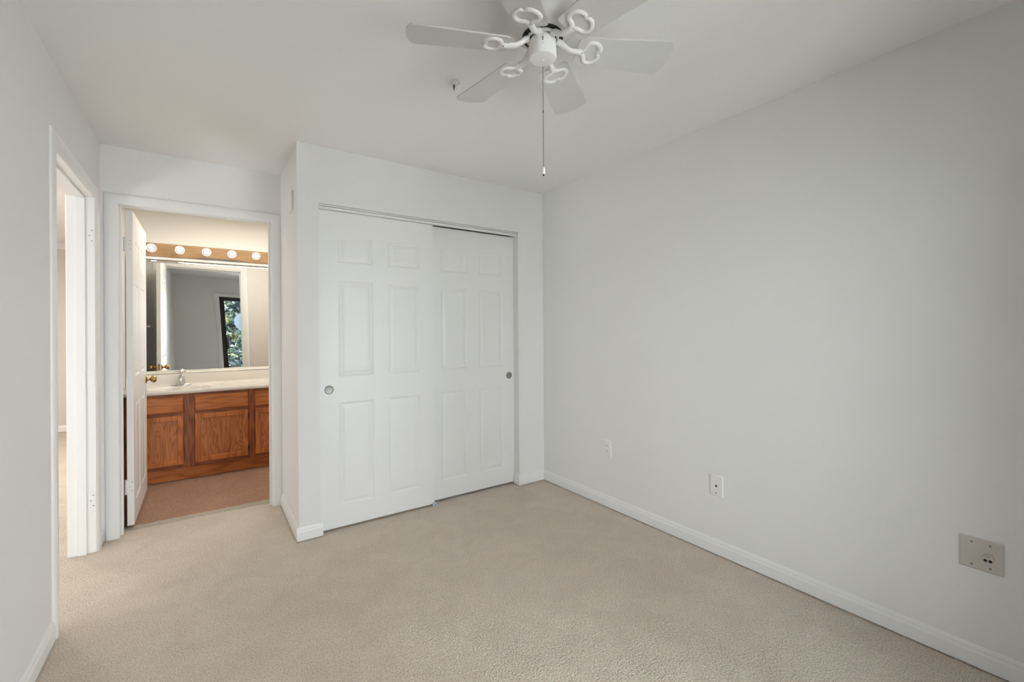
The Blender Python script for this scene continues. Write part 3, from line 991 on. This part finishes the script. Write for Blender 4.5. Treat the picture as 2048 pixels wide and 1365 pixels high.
# ------------------------------------------------------------------ wall plates on the right wall
def plate(name, y, z, w, h, label, cat, m='plastic'):
    r = empty(name, (XR, y, z))
    tag(r, label, cat)
    t = 0.0055
    b = MB()
    i = 0.005
    b.loft([[(0.0, -w / 2, -h / 2), (0.0, w / 2, -h / 2), (0.0, w / 2, h / 2), (0.0, -w / 2, h / 2)],
            [(-t * 0.5, -w / 2, -h / 2), (-t * 0.5, w / 2, -h / 2), (-t * 0.5, w / 2, h / 2), (-t * 0.5, -w / 2, h / 2)],
            [(-t, -w / 2 + i, -h / 2 + i), (-t, w / 2 - i, -h / 2 + i), (-t, w / 2 - i, h / 2 - i), (-t, -w / 2 + i, h / 2 - i)]])
    b.obj('cover_plate', M[m], r)
    return r, t


r, t = plate('power_outlet', 2.222, 0.424, 0.074, 0.116, 'white duplex power outlet on right wall nearest the closet', 'outlet')
for s in (1, -1):
    f_ = MB().lathe([(0.0165, -t + 0.001), (0.0165, -t - 0.0015), (0.0, -t - 0.0015)], (0, 0, s * 0.0195), 'x', 28, True, 1, 0.85).obj('receptacle', M['plastic'], r, smooth=30)
    b = MB()
    for dy in (-0.0062, 0.0062):
        b.box(-t - 0.0021, -t - 0.001, dy - 0.0012, dy + 0.0012, s * 0.0195 - 0.0005, s * 0.0195 + 0.0075)
    b.lathe([(0.0025, -t - 0.0021), (0.0025, -t - 0.001)], (0, 0, s * 0.0195 - 0.0075), 'x', 10)
    b.obj('slot', M['slot'], f_)
MB().lathe([(0.003, -t + 0.001), (0.003, -t - 0.0012), (0, -t - 0.0012)], (0, 0, 0), 'x', 12).obj('screw', M['plastic'], r)

r, t = plate('cable_plate', 1.396, 0.391, 0.078, 0.118, 'white cable wall plate with black centre hole on the right wall', 'wall plate')
part(MB().lathe([(0.0062, -t + 0.001), (0.0062, -t - 0.0012), (0, -t - 0.0012)], (0, 0, -0.002), 'x', 16).obj('cable_hole', M['slot'], r), 'black round cable hole')
MB().lathe([(0.0035, -t + 0.001), (0.0035, -t - 0.0012), (0, -t - 0.0012)], (0, 0, 0.042), 'x', 12).obj('screw', M['plastic'], r)
MB().lathe([(0.0035, -t + 0.001), (0.0035, -t - 0.0012), (0, -t - 0.0012)], (0, 0, -0.042), 'x', 12).obj('screw', M['screw'], r)

r, t = plate('telephone_plate', 0.3585, 0.4285, 0.117, 0.118, 'beige double wall plate with round cable boot near the lower right', 'wall plate', 'beige_plastic')
for dy in (0.024, -0.024):
    for dz in (0.042, -0.042):
        MB().lathe([(0.0034, -t + 0.001), (0.0034, -t - 0.0012), (0, -t - 0.0012)], (0, dy, dz), 'x', 12).obj('screw', M['screw'], r)
cn = MB().lathe([(0.0150, -t + 0.001), (0.0150, -t - 0.010), (0.0120, -t - 0.014), (0.0, -t - 0.014)], (0, -0.020, -0.004), 'x', 28).obj('cable_boot', M['beige_plastic'], r, smooth=35)
b = MB()
for dy in (-0.0062, 0.0062):
    b.lathe([(0.0050, -t - 0.0146), (0.0050, -t - 0.0135)], (0, -0.020 + dy, -0.010), 'x', 16)
b.box(-t - 0.0146, -t - 0.0135, -0.026, -0.014, 0.0035, 0.0047)
b.obj('boot_hole', M['slot'], cn)

# blank box high on the return wall
r = empty('wall_box', (XRET, 3.134, 2.113))
tag(r, 'slim white plastic box high on the narrow wall left of the closet', 'wall box')
MB().box(-0.013, 0.0, -0.055, 0.055, -0.063, 0.063, 0.004, 3).obj('cover', M['plastic'], r)

# ------------------------------------------------------------------ sliding glass door behind the camera (seen in the mirror)
w1 = empty('window_1', ((SX0 + SX1) / 2, YREAR, 0))
struct(w1, 'black framed sliding glass door to the balcony, reflected in the bathroom mirror', 'sliding door')
OX = (SX0 + SX1) / 2


def wpart(b, name, m, **k):
    for v in b.bm.verts:
        v.co -= Vector((OX, YREAR, 0))
    return b.obj(name, M[m], w1, **k)


b = MB()
y0, y1 = YREAR - 0.11, YREAR - 0.005
b.box(SX0, SX0 + 0.03, y0, y1, 0, SZ1).box(SX1 - 0.03, SX1, y0, y1, 0, SZ1).box(SX0 + 0.03, SX1 - 0.03, y0, y1, SZ1 - 0.03, SZ1).box(SX0 + 0.03, SX1 - 0.03, y0, y1, -0.01, 0.025)
wpart(b, 'frame', 'black')
mid = (SX0 + SX1) / 2
for i, (xa, xb, ya) in enumerate(((SX0 + 0.03, mid + 0.03, YREAR - 0.045), (mid - 0.03, SX1 - 0.03, YREAR - 0.09))):
    b = MB()
    st = 0.052
    b.box(xa, xa + st, ya, ya + 0.03, 0.025, SZ1 - 0.03).box(xb - st, xb, ya, ya + 0.03, 0.025, SZ1 - 0.03)
    b.box(xa + st, xb - st, ya, ya + 0.03, SZ1 - 0.03 - 0.045, SZ1 - 0.03).box(xa + st, xb - st, ya, ya + 0.03, 0.025, 0.09)
    sash = wpart(b, 'sash', 'black')
    p = wpart(MB().box(xa + st - 0.005, xb - st + 0.005, ya + 0.014, ya + 0.016, 0.085, SZ1 - 0.07), 'pane', 'pane')
    p.parent = sash
    if i == 0:
        hnd = wpart(MB().box(xa + 0.016, xa + 0.062, ya + 0.03, ya + 0.042, 0.96, 1.22, 0.004, 2).tube([(xa + 0.056, ya + 0.04, 0.985), (xa + 0.072, ya + 0.07, 1.0), (xa + 0.072, ya + 0.07, 1.18), (xa + 0.056, ya + 0.04, 1.195)], 0.011, 10), 'pull_handle', 'black')
        hnd.parent = sash
b = MB()
casing(b, SX0, SX1, SZ1, YREAR, 'y', 1, 0.085)
struct(b.obj('trim_10', M['trim'], smooth=50))

# ------------------------------------------------------------------ balcony and trees outside
YO = YREAR - WT
struct(MB().box(-0.3, 2.55, YO - 1.5, YO, -0.14, -0.03).obj('floor_balcony', M['deck']))
struct(MB().box(-0.3, 2.55, YO - 1.5, YO, H + 0.02, H + 0.2).obj('ceiling_balcony', M['stucco']))
struct(MB().box(-0.05, 0.10, YO - 1.5, YO, -0.03, H + 0.02).obj('wall_balcony_left', M['stucco']))  # unseen side wall, set close in to limit daylight on the right wall
struct(MB().box(2.4, 2.55, YO - 1.5, YO, -0.03, H + 0.02).obj('wall_balcony_right', M['stucco']))
rl = empty('balcony_railing', (1.125, YO - 1.44, -0.03))
tag(rl, 'dark metal balcony railing with thin upright bars, seen through the glass door', 'railing')
MB().box(-1.07, 1.27, -0.025, 0.025, 0.875, 0.905).obj('top_rail', M['rail'], rl)
MB().box(-1.07, 1.27, -0.012, 0.012, 0.06, 0.085).obj('bottom_rail', M['rail'], rl)
bal0 = None
for k in range(11):
    x = 0.437 - 1.125 - 0.18 + 0.18 * k
    wdt = 0.011 if k % 4 == 3 else 0.006
    MB().box(x - wdt, x + wdt, -wdt, wdt, 0.0 if k % 4 == 3 else 0.085, 0.875).obj('post' if k % 4 == 3 else 'baluster', M['rail'], rl)
ds = empty('satellite_dish', (0.77, YO - 1.36, 0.0))
tag(ds, 'pale blue-grey round dish standing above the balcony railing', 'satellite dish')
b = MB()
b.lathe([(0.0, 0.045), (0.08, 0.040), (0.16, 0.022), (0.215, 0.004), (0.222, -0.002), (0.215, -0.004), (0.15, 0.014), (0.07, 0.032), (0.0, 0.037)], (0, 0.005, 1.60), 'y', 48, False)
b.obj('reflector', M['dish'], ds, smooth=40)
MB().tube([(0, 0.03, -0.03), (0, 0.03, 1.45), (0, 0.055, 1.60)], 0.016, 12).obj('mast', M['dish'], ds, smooth=40)
MB().tube([(0, 0.03, 1.40), (0, -0.20, 1.43), (0, -0.28, 1.52)], 0.009, 10).box(-0.03, 0.03, -0.33, -0.25, 1.50, 1.57, 0.008, 2).obj('feed_arm', M['dish'], ds, smooth=40)
struct(MB().box(-40, 40, -60, YO - 1.5, -3.3, -3.2).obj('ground', M['deck']))


def tree(x, y, h, rad, n, seed, label):
    rg = random.Random(seed)
    r = empty('tree', (x, y, -3.2))
    tag(r, label, 'tree', )
    MB().tube([(0, 0, -0.05), (0.05, 0.02, h * 0.4), (-0.04, 0.0, h * 0.75), (0.03, 0.02, h * 0.95)], [0.16, 0.12, 0.08, 0.02], 10).obj('trunk', M['bark'], r, smooth=60)
    b = MB()
    cl = []
    for i in range(22):
        a, q = rg.uniform(0, 2 * PI), rg.random() ** 0.5
        cl.append((q * rad * math.cos(a), q * rad * 0.7 * math.sin(a), h * rg.uniform(0.18, 1.0), rg.uniform(0.3, 0.62)))
    for i in range(n):
        c0 = rg.choice(cl)
        d = Vector((rg.gauss(0, 1), rg.gauss(0, 1), rg.gauss(0, 1))).normalized() * c0[3] * rg.random() ** 0.4
        p = Vector(c0[:3]) + d
        u = Vector((rg.gauss(0, 1), rg.gauss(0, 1), rg.gauss(0, .6))).normalized()
        w = u.cross(Vector((rg.gauss(0, 1), rg.gauss(0, 1), rg.gauss(0, 1)))).normalized()
        s = rg.uniform(0.06, 0.12)
        b.face([p - u * s, p + w * s * 0.55, p + u * s, p - w * s * 0.55])
    b.obj('foliage', M['leaf'], r)
    return r


tree(1.05, -5.6, 6.6, 0.75, 14000, 3, 'leafy green tree outside beyond the balcony railing, seen in the bathroom mirror')
